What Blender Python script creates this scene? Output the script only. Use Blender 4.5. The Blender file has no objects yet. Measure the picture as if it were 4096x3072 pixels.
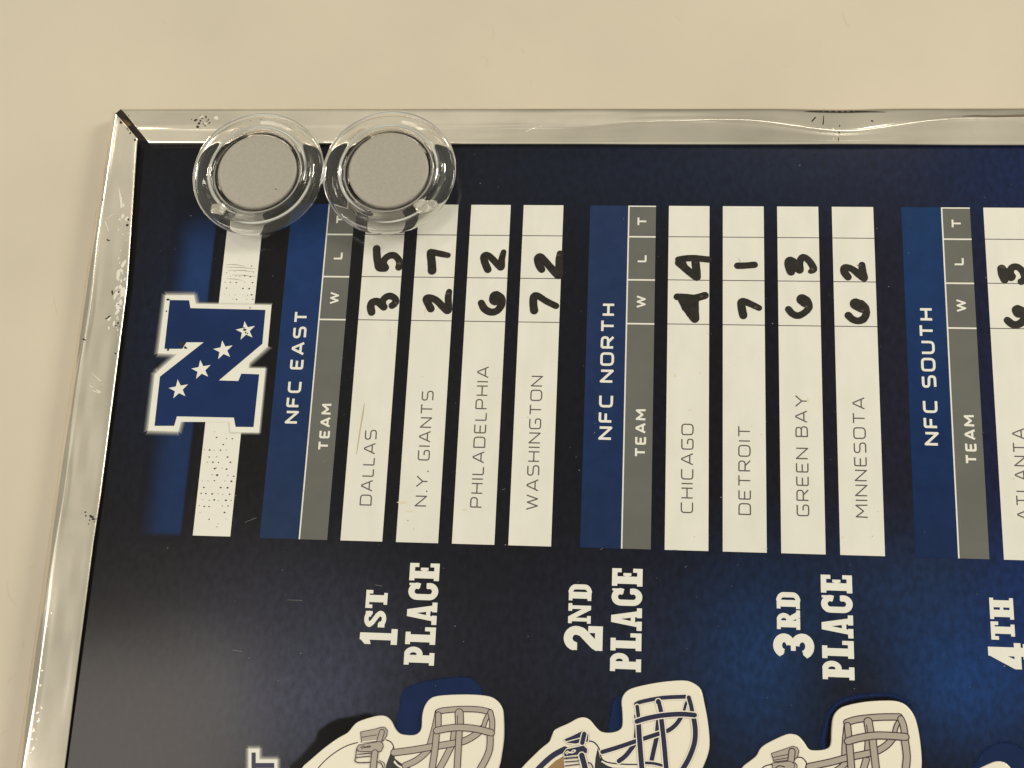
import bpy, bmesh, math, random
import numpy as np
from mathutils import Vector, Matrix
from mathutils.geometry import delaunay_2d_cdt
random.seed(7)
rng = np.random.RandomState(7)
scene = bpy.context.scene
col = scene.collection

# ---------------------------------------------------------------- camera
# everything below is written in millimetres in the board's own frame:
# u to the right, v away from the viewer, z up, z = 0 on the printed face
MM = 0.001
OX, OY, ZB = 107.0, 37.0, 4.6            # board frame -> world (table top is world z = 0)
FOC = 5489.13
CAM = Vector((136.1178, -52.3655, 296.6071))
ROT = Matrix(((0.9953791, 0.0443217, -0.0851819), (-0.0178157, 0.9569419, 0.2897321), (0.0943555, -0.2868758, 0.9533097)))
def W(p):
    return Vector(((p[0] - OX) * MM, (p[1] - OY) * MM, (p[2] + ZB) * MM))
cam_d = bpy.data.cameras.new('camera')
cam_d.sensor_width = 36.0
cam_d.lens = FOC / 4096 * 36.0
cam_d.clip_start = 0.01
cam_d.clip_end = 20
cam = bpy.data.objects.new('camera', cam_d)
col.objects.link(cam)
cam.matrix_world = Matrix.Translation(W(CAM)) @ ROT.transposed().to_4x4()
scene.camera = cam
RT = ROT.transposed()
def at(x, y, z=0.0):
    """point of the plane at height z (mm) seen at photo pixel x, y"""
    d = RT @ Vector(((x - 2048) / FOC, -(y - 1536) / FOC, -1))
    s = (z - CAM.z) / d.z
    return (CAM.x + s * d.x, CAM.y + s * d.y)

# ---------------------------------------------------------------- world and lamps
world = bpy.data.worlds.new('World')
scene.world = world
world.use_nodes = True
wn = world.node_tree.nodes['Background']
wt_ = world.node_tree
tcw = wt_.nodes.new('ShaderNodeTexCoord'); sx_ = wt_.nodes.new('ShaderNodeSeparateXYZ')
rmp = wt_.nodes.new('ShaderNodeMapRange'); rmp.interpolation_type = 'SMOOTHSTEP'
rmp.inputs['From Min'].default_value = 0.0; rmp.inputs['From Max'].default_value = 0.9
rmp.inputs['To Min'].default_value = 0.28; rmp.inputs['To Max'].default_value = 0.56   # walls of the room, then its ceiling
wt_.links.new(tcw.outputs['Generated'], sx_.inputs[0]); wt_.links.new(sx_.outputs['Z'], rmp.inputs['Value'])
nzw = wt_.nodes.new('ShaderNodeTexNoise'); nzw.inputs['Scale'].default_value = 2.2; nzw.inputs['Detail'].default_value = 1.5
wt_.links.new(tcw.outputs['Generated'], nzw.inputs['Vector'])
rm2 = wt_.nodes.new('ShaderNodeMapRange')                      # soft noise added as room clutter, to vary reflections in metal and plastic
rm2.inputs['From Min'].default_value = 0.35; rm2.inputs['From Max'].default_value = 0.65
rm2.inputs['To Min'].default_value = 0.66; rm2.inputs['To Max'].default_value = 1.30
wt_.links.new(nzw.outputs['Fac'], rm2.inputs['Value'])
mlw = wt_.nodes.new('ShaderNodeMath'); mlw.operation = 'MULTIPLY'
wt_.links.new(rmp.outputs[0], mlw.inputs[0]); wt_.links.new(rm2.outputs[0], mlw.inputs[1])
wt_.links.new(mlw.outputs[0], wn.inputs[1])
wn.inputs[0].default_value = (1.0, 0.955, 0.755, 1)
def area(name, loc, tgt, sx, sy, power, color):
    l = bpy.data.lights.new(name, 'AREA')
    l.shape = 'RECTANGLE'; l.size = sx; l.size_y = sy
    l.energy = power; l.color = color
    o = bpy.data.objects.new(name, l)
    col.objects.link(o)
    o.location = loc
    o.rotation_euler = (Vector(tgt) - Vector(loc)).to_track_quat('-Z', 'Y').to_euler()
    return o
area('left_lamp', (-0.76, 0.55, 0.88), (-0.03, 0.05, 0), 0.09, 0.09, 2.0, (1.0, 0.94, 0.74))
area('side_lamp', (-0.64, -0.14, 1.15), (-0.07, -0.07, 0), 0.36, 0.56, 3.7, (1.0, 0.90, 0.80))
area('far_lamp', (0.22, 0.74, 1.12), (0.08, 0.06, 0), 0.26, 0.05, 0.55, (1.0, 0.95, 0.82))
area('right_lamp', (0.72, 0.34, 0.62), (0.12, 0.02, 0), 0.3, 0.3, 4.2, (1.0, 0.95, 0.78))
scene.view_settings.view_transform = 'Standard'
scene.view_settings.look = 'None'
scene.view_settings.exposure = 0
scene.view_settings.gamma = 1
scene.render.engine = 'CYCLES'
scene.cycles.max_bounces = 14
scene.cycles.transmission_bounces = 12

# ---------------------------------------------------------------- materials
def lin(c):
    return tuple((v / 255 / 12.92) if v / 255 <= 0.04045 else ((v / 255 + 0.055) / 1.055) ** 2.4 for v in c)
def mat(name, rgb, rough=0.45, metal=0.0, spec=0.3, srgb=True, bump=None, mottle=None, attr=None, coat=0.0):
    m = bpy.data.materials.new(name); m.use_nodes = True
    nt = m.node_tree; b = nt.nodes['Principled BSDF']
    c = lin(rgb) if srgb else rgb
    b.inputs['Base Color'].default_value = (*c, 1)
    b.inputs['Roughness'].default_value = rough
    b.inputs['Metallic'].default_value = metal
    b.inputs['Specular IOR Level'].default_value = spec
    b.inputs['Coat Weight'].default_value = coat
    tc = nt.nodes.new('ShaderNodeTexCoord')
    src = None
    if attr:
        a = nt.nodes.new('ShaderNodeAttribute'); a.attribute_name = attr
        src = a.outputs['Color']
    if mottle:                                     # (scale, low, high, detail, stretch)
        n = nt.nodes.new('ShaderNodeTexNoise'); n.inputs['Scale'].default_value = mottle[0]
        n.inputs['Detail'].default_value = mottle[3]
        mp = nt.nodes.new('ShaderNodeMapping'); mp.inputs['Scale'].default_value = mottle[4]
        nt.links.new(tc.outputs['Object'], mp.inputs[0]); nt.links.new(mp.outputs[0], n.inputs['Vector'])
        r = nt.nodes.new('ShaderNodeMapRange')
        r.inputs['From Min'].default_value = 0.3; r.inputs['From Max'].default_value = 0.7
        r.inputs['To Min'].default_value = mottle[1]; r.inputs['To Max'].default_value = mottle[2]
        nt.links.new(n.outputs['Fac'], r.inputs['Value'])
        v = nt.nodes.new('ShaderNodeVectorMath'); v.operation = 'SCALE'
        if src: nt.links.new(src, v.inputs[0])
        else: v.inputs[0].default_value = c
        nt.links.new(r.outputs[0], v.inputs['Scale'])
        src = v.outputs[0]
    if src: nt.links.new(src, b.inputs['Base Color'])
    if bump:                                       # list of (scale, strength mm, detail, stretch)
        prev = None
        for sc, st, de, stre in bump:
            n = nt.nodes.new('ShaderNodeTexNoise'); n.inputs['Scale'].default_value = sc; n.inputs['Detail'].default_value = de
            mp = nt.nodes.new('ShaderNodeMapping'); mp.inputs['Scale'].default_value = stre
            nt.links.new(tc.outputs['Object'], mp.inputs[0]); nt.links.new(mp.outputs[0], n.inputs['Vector'])
            bp = nt.nodes.new('ShaderNodeBump'); bp.inputs['Distance'].default_value = st * MM; bp.inputs['Strength'].default_value = 1
            nt.links.new(n.outputs['Fac'], bp.inputs['Height'])
            if prev: nt.links.new(prev, bp.inputs['Normal'])
            prev = bp.outputs[0]
        nt.links.new(prev, b.inputs['Normal'])
    return m
ONE = (1, 1, 1)
M = {}
M['table'] = mat('cream_paint', (0.605, 0.54, 0.455), 0.5, 0, 0.35, False, bump=[(900, 0.014, 2, ONE), (160, 0.05, 3, ONE), (38, 0.12, 2, ONE)], mottle=(22, 0.95, 1.04, 6, ONE))
M['panel'] = mat('board_print', (20, 20, 24), 0.15, 0, 0.23, bump=[(1300, 0.0022, 2, ONE), (35, 0.05, 1, ONE)], mottle=(620, 0.76, 1.30, 4, (1.25, 0.75, 1)), attr='print')
M['stripe'] = mat('stripe_print', (20, 20, 24), 0.16, 0, 0.20, bump=[(1300, 0.0022, 2, ONE)], mottle=(300, 0.9, 1.1, 3, ONE), attr='print')
M['white'] = mat('white_print', (0.77, 0.758, 0.72), 0.38, 0, 0.35, False, bump=[(900, 0.002, 2, ONE)], mottle=(160, 0.975, 1.015, 5, ONE))
M['strip'] = mat('dry_erase_white', (0.74, 0.727, 0.688), 0.36, 0, 0.35, False, bump=[(700, 0.002, 2, ONE)], mottle=(90, 0.95, 1.02, 6, (2.5, 1, 1)))
M['blue'] = mat('blue_print', (24, 46, 92), 0.16, 0, 0.20, bump=[(1300, 0.002, 2, ONE)], mottle=(300, 0.9, 1.1, 3, ONE))
M['logo_blue'] = mat('logo_blue_print', (22, 44, 92), 0.16, 0, 0.20, mottle=(120, 0.88, 1.12, 4, ONE))
M['grey'] = mat('grey_print', (103, 103, 101), 0.16, 0, 0.20, bump=[(1300, 0.002, 2, ONE)], mottle=(120, 0.94, 1.05, 3, ONE))
M['ltxt'] = mat('grey_lettering', (92, 84, 84), 0.4, 0, 0.3)
M['line'] = mat('divider_ink', (74, 68, 76), 0.4, 0, 0.3)
M['ink'] = mat('marker_ink', (22, 17, 13), 0.33, 0, 0.40, mottle=(900, 0.25, 2.3, 4, ONE))
M['worn'] = mat('worn_marker_ink', (78, 64, 56), 0.4, 0, 0.35, mottle=(2200, 0.3, 1.8, 3, ONE))
M['thin_ink'] = mat('thin_marker_ink', (110, 92, 92), 0.5, 0, 0.3, mottle=(900, 0.6, 1.4, 3, ONE))
M['dot'] = mat('dot_print', (62, 56, 52), 0.5, 0, 0.2)
M['softdot'] = mat('pale_dot_print', (140, 130, 112), 0.5, 0, 0.2)
M['smear'] = mat('grey_smear', (186, 176, 152), 0.5, 0, 0.2)
M['metal'] = mat('brushed_aluminium', (0.92, 0.85, 0.77), 0.17, 1.0, 0.5, False, bump=[(60, 0.055, 3, (0.6, 0.6, 1)), (260, 0.006, 4, ONE), (700, 0.002, 3, ONE)], mottle=(55, 0.84, 1.06, 7, (0.8, 1, 1)))
M['dark_metal'] = mat('grimy_metal', (36, 28, 22), 0.55, 0.4, 0.4, mottle=(600, 0.4, 1.9, 4, ONE))
M['rust'] = mat('rusty_metal', (92, 70, 46), 0.5, 0.5, 0.4, mottle=(700, 0.3, 1.8, 4, ONE))
M['scuff'] = mat('dark_scuff', (52, 47, 42), 0.5, 0.3, 0.3, mottle=(900, 0.4, 1.8, 4, ONE))
M['softscuff'] = mat('pale_scuff', (128, 118, 102), 0.45, 0.6, 0.3)
M['shine'] = mat('scratch_and_highlight', (0.93, 0.91, 0.86), 0.30, 0.6, 0.6, False)  # scratches, and the highlight painted on the top rail
M['disc'] = mat('magnet_steel', (0.375, 0.35, 0.32), 0.55, 0.2, 0.4, False, bump=[(1600, 0.02, 4, ONE), (200, 0.03, 2, ONE)], mottle=(1300, 0.93, 1.06, 8, ONE))
M['sticker'] = mat('white_vinyl', (0.80, 0.755, 0.665), 0.30, 0, 0.45, False, bump=[(60, 0.03, 2, ONE)], coat=0.2)
M['bar_grey'] = mat('mask_grey_print', (170, 162, 154), 0.35, 0, 0.4)
M['bar_navy'] = mat('mask_navy_print', (30, 32, 66), 0.35, 0, 0.4)
M['outline'] = mat('outline_print', (58, 42, 46), 0.35, 0, 0.4)
M['tan'] = mat('tan_print', (150, 122, 84), 0.35, 0, 0.4)
M['shell_dark'] = mat('helmet_dark_print', (38, 40, 46), 0.35, 0, 0.4)
M['ph_blue'] = mat('placeholder_blue_print', (22, 38, 78), 0.18, 0, 0.14, mottle=(200, 0.9, 1.1, 3, ONE))
M['ph_black'] = mat('placeholder_black_print', (9, 9, 13), 0.18, 0, 0.12)
M['smudge'] = mat('faint_smudge', (217, 210, 190), 0.4, 0, 0.2)
M['gap'] = mat('edge_shadow_black', (8, 7, 7), 0.6, 0, 0.1)  # near-black for the shadow line painted beside the left rail
M['dust'] = mat('dust_grains', (150, 148, 146), 0.8, 0, 0.2)
M['scratch'] = mat('hairline_mark', (196, 183, 155), 0.6, 0, 0.2)
M['bracket'] = mat('corner_bracket_metal', (0.62, 0.60, 0.55), 0.35, 0.9, 0.5, False, mottle=(300, 0.5, 1.1, 4, ONE))
g = bpy.data.materials.new('clear_plastic'); g.use_nodes = True
b = g.node_tree.nodes['Principled BSDF']
b.inputs['Base Color'].default_value = (0.95, 0.94, 0.92, 1)
b.inputs['Roughness'].default_value = 0.045
b.inputs['IOR'].default_value = 1.47
b.inputs['Transmission Weight'].default_value = 1
M['clear'] = g
def alpha_mat(name, rgb, srgb=True):
    m = bpy.data.materials.new(name); m.use_nodes = True
    nt = m.node_tree; b = nt.nodes['Principled BSDF']
    b.inputs['Base Color'].default_value = (*(lin(rgb) if srgb else rgb), 1)
    b.inputs['Roughness'].default_value = 0.2; b.inputs['Specular IOR Level'].default_value = 0.16
    a = nt.nodes.new('ShaderNodeAttribute'); a.attribute_name = 'fade'
    nt.links.new(a.outputs['Fac'], b.inputs['Alpha'])
    return m
M['blue_glow'] = alpha_mat('soft_blue_print', (20, 38, 80))
M['black_glow'] = alpha_mat('soft_black_print', (9, 9, 13))
M['glow'] = alpha_mat('soft_white_print', (0.70, 0.69, 0.66), False)

# ---------------------------------------------------------------- object helpers
def add(name, verts, faces, m, parent=None, smooth=False, **kw):
    me = bpy.data.meshes.new(name)
    me.from_pydata([tuple(v) for v in verts], [], faces)
    me.materials.append(m)
    if smooth:
        me.polygons.foreach_set('use_smooth', [True] * len(me.polygons))
    me.update()
    o = bpy.data.objects.new(name, me)
    col.objects.link(o)
    if parent is not None: o.parent = parent
    for k, v in kw.items(): o[k] = v
    return o
def empty(name, loc=(0, 0, 0), **kw):
    o = bpy.data.objects.new(name, None)
    o.empty_display_size = 0.01
    col.objects.link(o)
    o.location = loc
    for k, v in kw.items(): o[k] = v
    return o
def union(polys):
    """one triangulated flat surface that covers all polygons"""
    vs, fs = [], []
    for p in polys:
        a = sum(p[i][0] * p[(i + 1) % len(p)][1] - p[(i + 1) % len(p)][0] * p[i][1] for i in range(len(p)))
        if abs(a) < 1e-9: continue
        if a < 0: p = p[::-1]
        n = len(vs); vs += [Vector((q[0], q[1])) for q in p]; fs.append(list(range(n, n + len(p))))
    v, e, f, ov, oe, of = delaunay_2d_cdt(vs, [], fs, 0, 1e-5)
    f = [t for t, g_ in zip(f, of) if g_]
    tris = []
    for t in f:
        a, b_, c = (v[i] for i in t[:3])
        if (b_.x - a.x) * (c.y - a.y) - (c.x - a.x) * (b_.y - a.y) < 0: t = t[::-1]
        tris.append(tuple(t))
    return [(q.x, q.y) for q in v], tris
BASE = {}
def wbase(o):
    """world base (metres) that an object's local coordinates start from"""
    return BASE.get(o.name, Vector((0, 0, 0))) if o is not None else Vector((0, 0, 0))
def flat(name, polys, z, m, parent, thick=0.0, **kw):
    v, f = union(polys)
    base = wbase(parent if parent is None or parent.name in BASE else parent.parent)
    verts = [W((x, y, z)) - base for x, y in v]
    if thick:
        n = len(verts)
        edge = {}
        for t in f:
            for i in range(len(t)):
                a, b_ = t[i], t[(i + 1) % len(t)]
                edge[(a, b_)] = True
        verts += [W((x, y, z - thick)) - base for x, y in v]
        f = list(f) + [(b_, a, a + n, b_ + n) for (a, b_) in edge if (b_, a) not in edge]
    return add(name, verts, f, m, parent, **kw)
def disc(x, y, r, n=12, sx=1.0, a0=0.0):
    return [(x + r * sx * math.cos(a0 + 2 * math.pi * i / n), y + r * math.sin(a0 + 2 * math.pi * i / n)) for i in range(n)]
def stroke(pts, w, cap='round', n=12):
    """polygons that cover a polyline of width w (or a list of widths)"""
    ws = w if isinstance(w, (list, tuple)) else [w] * len(pts)
    out = []
    for i in range(len(pts) - 1):
        (x0, y0), (x1, y1) = pts[i], pts[i + 1]
        L = math.hypot(x1 - x0, y1 - y0)
        if L < 1e-9: continue
        nx, ny = -(y1 - y0) / L, (x1 - x0) / L
        a, c = ws[i] / 2, ws[i + 1] / 2
        out.append([(x0 + nx * a, y0 + ny * a), (x0 - nx * a, y0 - ny * a), (x1 - nx * c, y1 - ny * c), (x1 + nx * c, y1 + ny * c)])
        if i > 0 or cap == 'round': out.append(disc(x0, y0, a * 0.999, n, 1, 0.1))
    if cap == 'round': out.append(disc(*pts[-1], ws[-1] / 2 * 0.999, n, 1, 0.1))
    return out
def smooth_pts(p, k=4):
    """Catmull-Rom through the points"""
    if len(p) < 3: return p
    q = [p[0]] + list(p) + [p[-1]]
    out = []
    for i in range(1, len(q) - 2):
        p0, p1, p2, p3 = q[i - 1:i + 3]
        for j in range(k):
            t = j / k
            out.append(tuple(0.5 * (2 * p1[d] + (p2[d] - p0[d]) * t + (2 * p0[d] - 5 * p1[d] + 4 * p2[d] - p3[d]) * t * t + (3 * p1[d] - p0[d] - 3 * p2[d] + p3[d]) * t ** 3) for d in (0, 1)))
    out.append(p[-1])
    return out
def closed_smooth(p, k=4):
    n = len(p); out = []
    for i in range(n):
        p0, p1, p2, p3 = p[i - 1], p[i], p[(i + 1) % n], p[(i + 2) % n]
        for j in range(k):
            t = j / k
            out.append(tuple(0.5 * (2 * p1[d] + (p2[d] - p0[d]) * t + (2 * p0[d] - 5 * p1[d] + 4 * p2[d] - p3[d]) * t * t + (3 * p1[d] - p0[d] - 3 * p2[d] + p3[d]) * t ** 3) for d in (0, 1)))
    return out
def crop(ox, oy, s, z=0.0):
    return lambda x, y: at(ox + x * s, oy + y * s, z)
def mp(cr, pts): return [cr(*p) for p in pts]

# ---------------------------------------------------------------- lettering
def rnd(pts, r):
    if r <= 0 or len(pts) < 3: return pts
    out = [pts[0]]
    for i in range(1, len(pts) - 1):
        a, p, c = Vector(pts[i - 1]), Vector(pts[i]), Vector(pts[i + 1])
        da, dc = (a - p), (c - p)
        rr = min(r, da.length * 0.5, dc.length * 0.5)
        s, e = p + da.normalized() * rr, p + dc.normalized() * rr
        for k in range(5):
            t = k / 4
            q = s * (1 - t) ** 2 + p * 2 * t * (1 - t) + e * t * t
            out.append((q.x, q.y))
    out.append(pts[-1])
    return out
R_ = 0.26
SANS = {  # glyph: width, strokes of (points, corner radius); cap height 1
 'A': (.92, [([(0, 0), (.42, 1), (.50, 1), (.92, 0)], 0), ([(.15, .28), (.77, .28)], 0)]),
 'B': (.80, [([(.3, 1), (.74, 1), (.74, .53), (.3, .53)], R_), ([(.3, .53), (.80, .53), (.80, 0), (.3, 0)], R_), ([(.35, 1), (0, 1), (0, 0), (.35, 0)], 0), ([(0, .53), (.35, .53)], 0)]),
 'C': (.82, [([(.82, 1), (0, 1), (0, 0), (.82, 0)], R_)]),
 'D': (.86, [([(.3, 1), (.86, 1), (.86, 0), (.3, 0)], R_ * 1.3), ([(.35, 1), (0, 1), (0, 0), (.35, 0)], 0)]),
 'E': (.70, [([(.70, 1), (0, 1), (0, 0), (.70, 0)], .12), ([(0, .5), (.62, .5)], 0)]),
 'F': (.68, [([(.68, 1), (0, 1), (0, 0)], .12), ([(0, .5), (.6, .5)], 0)]),
 'G': (.84, [([(.84, 1), (0, 1), (0, 0), (.84, 0), (.84, .48), (.42, .48)], R_ * .8)]),
 'H': (.80, [([(0, 0), (0, 1)], 0), ([(.80, 0), (.80, 1)], 0), ([(0, .5), (.80, .5)], 0)]),
 'I': (0, [([(0, 0), (0, 1)], 0)]),
 'L': (.62, [([(0, 1), (0, 0), (.62, 0)], .1)]),
 'M': (.98, [([(0, 0), (0.03, 1), (.49, .35), (.95, 1), (.98, 0)], 0)]),
 'N': (.84, [([(0, 0), (0, 1), (.84, 0), (.84, 1)], 0)]),
 'O': (.88, [([(.4, 1), (0, 1), (0, 0), (.88, 0), (.88, 1), (.38, 1)], R_ * 1.2)]),
 'P': (.78, [([(0, 0), (0, 1)], 0), ([(0, 1), (.78, 1), (.78, .42), (0, .42)], R_)]),
 'R': (.82, [([(0, 0), (0, 1)], 0), ([(0, 1), (.80, 1), (.80, .45), (0, .45)], R_), ([(.42, .45), (.84, 0)], 0)]),
 'S': (.80, [([(.78, 1), (0, 1), (0, .52), (.80, .50), (.80, 0), (0, 0)], R_ * .9)]),
 'T': (.84, [([(0, 1), (.84, 1)], 0), ([(.42, 1), (.42, 0)], 0)]),
 'U': (.86, [([(0, 1), (0, 0), (.86, 0), (.86, 1)], R_ * 1.2)]),
 'W': (1.18, [([(0, 1), (.30, 0), (.59, .92), (.88, 0), (1.18, 1)], 0)]),
 'Y': (.90, [([(0, 1), (.45, .45), (.90, 1)], 0), ([(.45, .45), (.45, 0)], 0)]),
 '.': (.08, [([(0, .02), (.12, .02)], 0)]),
}
def sans(text, w, gap, space):
    """stroke polygons of a line of text, cap height 1, plus its length"""
    x, out = 0.0, []
    for ch in text:
        if ch == ' ': x += space; continue
        gw, st = SANS[ch]
        x0 = x + w / 2
        for pts, r in st:
            q = [(x0 + px * 0.98, w / 2 + py * (1 - w)) for px, py in rnd(pts, r)]
            out.append((q, w))
        x += gw * 0.98 + w + gap
    return out, x - gap
def put_text(name, text, p0, p1, cap, z, m, parent, w=0.14, gap=.24, space=.45, wf=None, slab=False):
    """text from baseline point p0 to p1 (board mm), capitals towards -u"""
    u0, v0 = p0; u1, v1 = p1
    gl, L = sans(text, w, gap, space)
    sv = (v1 - v0) / L
    k = abs(v1 - v0)
    polys = []
    for q, ww in gl:
        pts = [(u0 + (u1 - u0) * (px / L) - py * cap, v0 + px * sv) for px, py in q]
        closed = False
        polys += stroke(pts, ww * cap, 'butt' if wf is None else 'round', 8)
        # square the ends a little
    return flat(name, polys, z, m, parent)

def box(x0, y0, x1, y1): return [(x0, y0), (x1, y0), (x1, y1), (x0, y1)]
def arc(cx, cy, rx, ry, a0, a1, n=9): return [(cx + rx * math.cos(math.radians(a0 + (a1 - a0) * i / n)), cy + ry * math.sin(math.radians(a0 + (a1 - a0) * i / n))) for i in range(n + 1)]
SL = {}
def _slab():
    t, s = .26, .165          # stem, serif thickness
    hs = .085                # serif overhang
    def stem(x, y0=0, y1=1): return [box(x, y0, x + t, y1)]
    def serif(x, y): return [box(x - hs, y, x + t + hs, y + s)]
    SL['P'] = (.62, stem(.08) + serif(.08, 0) + [box(0, 1 - s, .4, 1), box(.2, .40, .4, .40 + s + .03)] + stroke(arc(.36, .70, .17, .215, -90, 90, 10), .19, 'butt'))
    SL['R'] = (.70, stem(.08) + serif(.08, 0) + [box(0, 1 - s, .4, 1), box(.2, .40, .4, .40 + s + .03)] + stroke(arc(.36, .70, .17, .215, -90, 90, 10), .19, 'butt') + [[(.30, .45), (.50, .47), (.66, s), (.66, 0), (.46, 0)], box(.44, 0, .74, s)])
    SL['L'] = (.60, stem(.08) + serif(.08, 1 - s) + [box(0, 0, .60, s + .02), box(.46, 0, .60, .36)])
    SL['E'] = (.62, stem(.08) + [box(0, 0, .62, s + .01), box(0, 1 - s - .01, .62, 1), box(.48, 0, .62, .31), box(.48, .69, .62, 1), box(.2, .43, .42, .57), box(.36, .37, .46, .63)])
    SL['A'] = (.74, [[(.10, 0), (.26, 0), (.42, .80), (.42, 1), (.28, 1)], [(.42, 1), (.38, .80), (.50, 0), (.70, 0), (.52, 1)], box(.20, .22, .56, .36), box(0, 0, .32, s), box(.44, 0, .78, s)])
    SL['C'] = (.62, stroke([(.50, .62)] + arc(.33, .71, .20, .19, 0, 180, 9) + arc(.33, .29, .20, .19, 180, 360, 9) + [(.52, .38)], .21, 'butt') + [box(.44, .62, .62, .74), box(.54, .66, .62, .98), box(.44, .28, .62, .40)])
    SL['T'] = (.66, stem(.22) + serif(.22, 0) + [box(0, 1 - s, .66, 1), box(0, .68, .13, 1), box(.53, .68, .66, 1)])
    SL['H'] = (.74, stem(.08) + stem(.43) + serif(.08, 0) + serif(.43, 0) + serif(.08, 1 - s) + serif(.43, 1 - s) + [box(.2, .43, .5, .57)])
    SL['N'] = (.80, [box(.08, 0, .22, 1), box(.56, 0, .70, 1), [(.06, 1), (.26, 1), (.70, .12), (.70, 0), (.54, 0)], box(0, 0, .30, s), box(0, 1 - s, .22, 1), box(.48, 1 - s, .78, 1)])
    SL['D'] = (.66, stem(.08) + [box(0, 0, .34, s), box(0, 1 - s, .34, 1)] + stroke([(.30, 1 - s / 2), (.36, .92)] + arc(.34, .70, .20, .21, 80, 0, 6) + arc(.34, .30, .20, .21, 0, -80, 6) + [(.36, .08), (.30, s / 2)], .20, 'butt'))
    SL['S'] = (.62, stroke([(.48, .68)] + arc(.32, .745, .20, .165, 15, 180, 9) + [(.20, .62), (.44, .42)] + arc(.32, .265, .20, .175, 20, -180, 10) + [(.14, .33)], .20, 'butt') + [box(.48, .64, .60, .96), box(.02, .05, .14, .36)])
    SL['1'] = (.52, [box(.16, 0, .42, 1), box(0, 0, .58, s), [(0, .70), (.2, .74), (.2, 1), (.0, .86)]])
    SL['2'] = (.66, stroke(arc(.33, .70, .21, .20, 175, -10, 9) + [(.50, .54), (.16, .20), (.14, .1)], .23, 'butt') + [box(.02, 0, .66, .2), box(.48, 0, .66, .38), box(0.02, .66, .22, .74)])
    SL['3'] = (.66, stroke(arc(.33, .735, .20, .165, 165, -80, 10), .22, 'butt') + stroke(arc(.32, .285, .22, .185, 85, -165, 10), .22, 'butt') + [box(.2, .45, .42, .57)])
    SL['4'] = (.70, [box(.34, 0, .58, 1), box(0, .22, .70, .38), [(0, .38), (0, .24), (.2, .24), (.46, .80), (.46, 1), (.36, 1)], box(.26, 0, .68, s)])
_slab()
def put_slab(name, parts, parent, z, m):
    """parts: (text, baseline start, baseline end, cap mm)"""
    polys = []
    for text, p0, p1, cap in parts:
        L = sum(SL[c][0] for c in text) + .09 * (len(text) - 1)
        x = 0
        for c in text:
            for pg in SL[c][1]:
                polys.append([(p0[0] + (p1[0] - p0[0]) * (x + px) / L - py * cap, p0[1] + (p1[1] - p0[1]) * (x + px) / L) for px, py in pg])
            x += SL[c][0] + .09
    return flat(name, polys, z, m, parent)

# ---------------------------------------------------------------- table surface
def grid_sheet(x0, x1, y0, y1, n, z):
    vs = [(x0 + (x1 - x0) * i / n, y0 + (y1 - y0) * j / n, z) for j in range(n + 1) for i in range(n + 1)]
    fs = [(j * (n + 1) + i, j * (n + 1) + i + 1, (j + 1) * (n + 1) + i + 1, (j + 1) * (n + 1) + i) for j in range(n) for i in range(n)]
    return vs, fs
v, f = grid_sheet(-0.9, 0.9, -0.9, 0.9, 20, 0)
table = add('tabletop', v, f, M['table'], kind='structure')
marks = []
def hair(pts, w=.07):
    p = [at(x, y, -ZB) for x, y in pts]
    return stroke(smooth_pts(p, 4), w, 'butt', 6)
for h in ([(1965, 100), (1975, 130), (1970, 160)], [(1930, 225), (1950, 240), (1948, 262)], [(2085, 190), (2100, 215)], [(3370, 50), (3382, 90), (3400, 105)],
          [(30, 2330), (35, 2380), (62, 2420)], [(110, 2270), (140, 2262)], [(95, 2560), (92, 2590)], [(32, 2730), (40, 2712), (60, 2708)], [(4, 2940), (30, 2918)],
          [(215, 1190), (225, 1245), (232, 1262)], [(2120, 320), (2128, 338)], [(3130, 260), (3150, 268)], [(1000, 230), (1012, 226)], [(2700, 60), (2722, 85)], [(650, 80), (662, 92)]):
    marks += hair(h)
flat('hairline_marks', marks, -ZB + 0.03, M['scratch'], table, kind='stuff')

# ---------------------------------------------------------------- the standings board
BB = W((107, 37, -ZB))
board = empty('standings_board', BB, label='navy metal-framed team standings board lying on the cream surface, filled in with black marker', category='board')
BASE[board.name] = BB
U0, U1, V0, V1 = 10.6, 262.0, -112.0, 97.6

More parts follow.
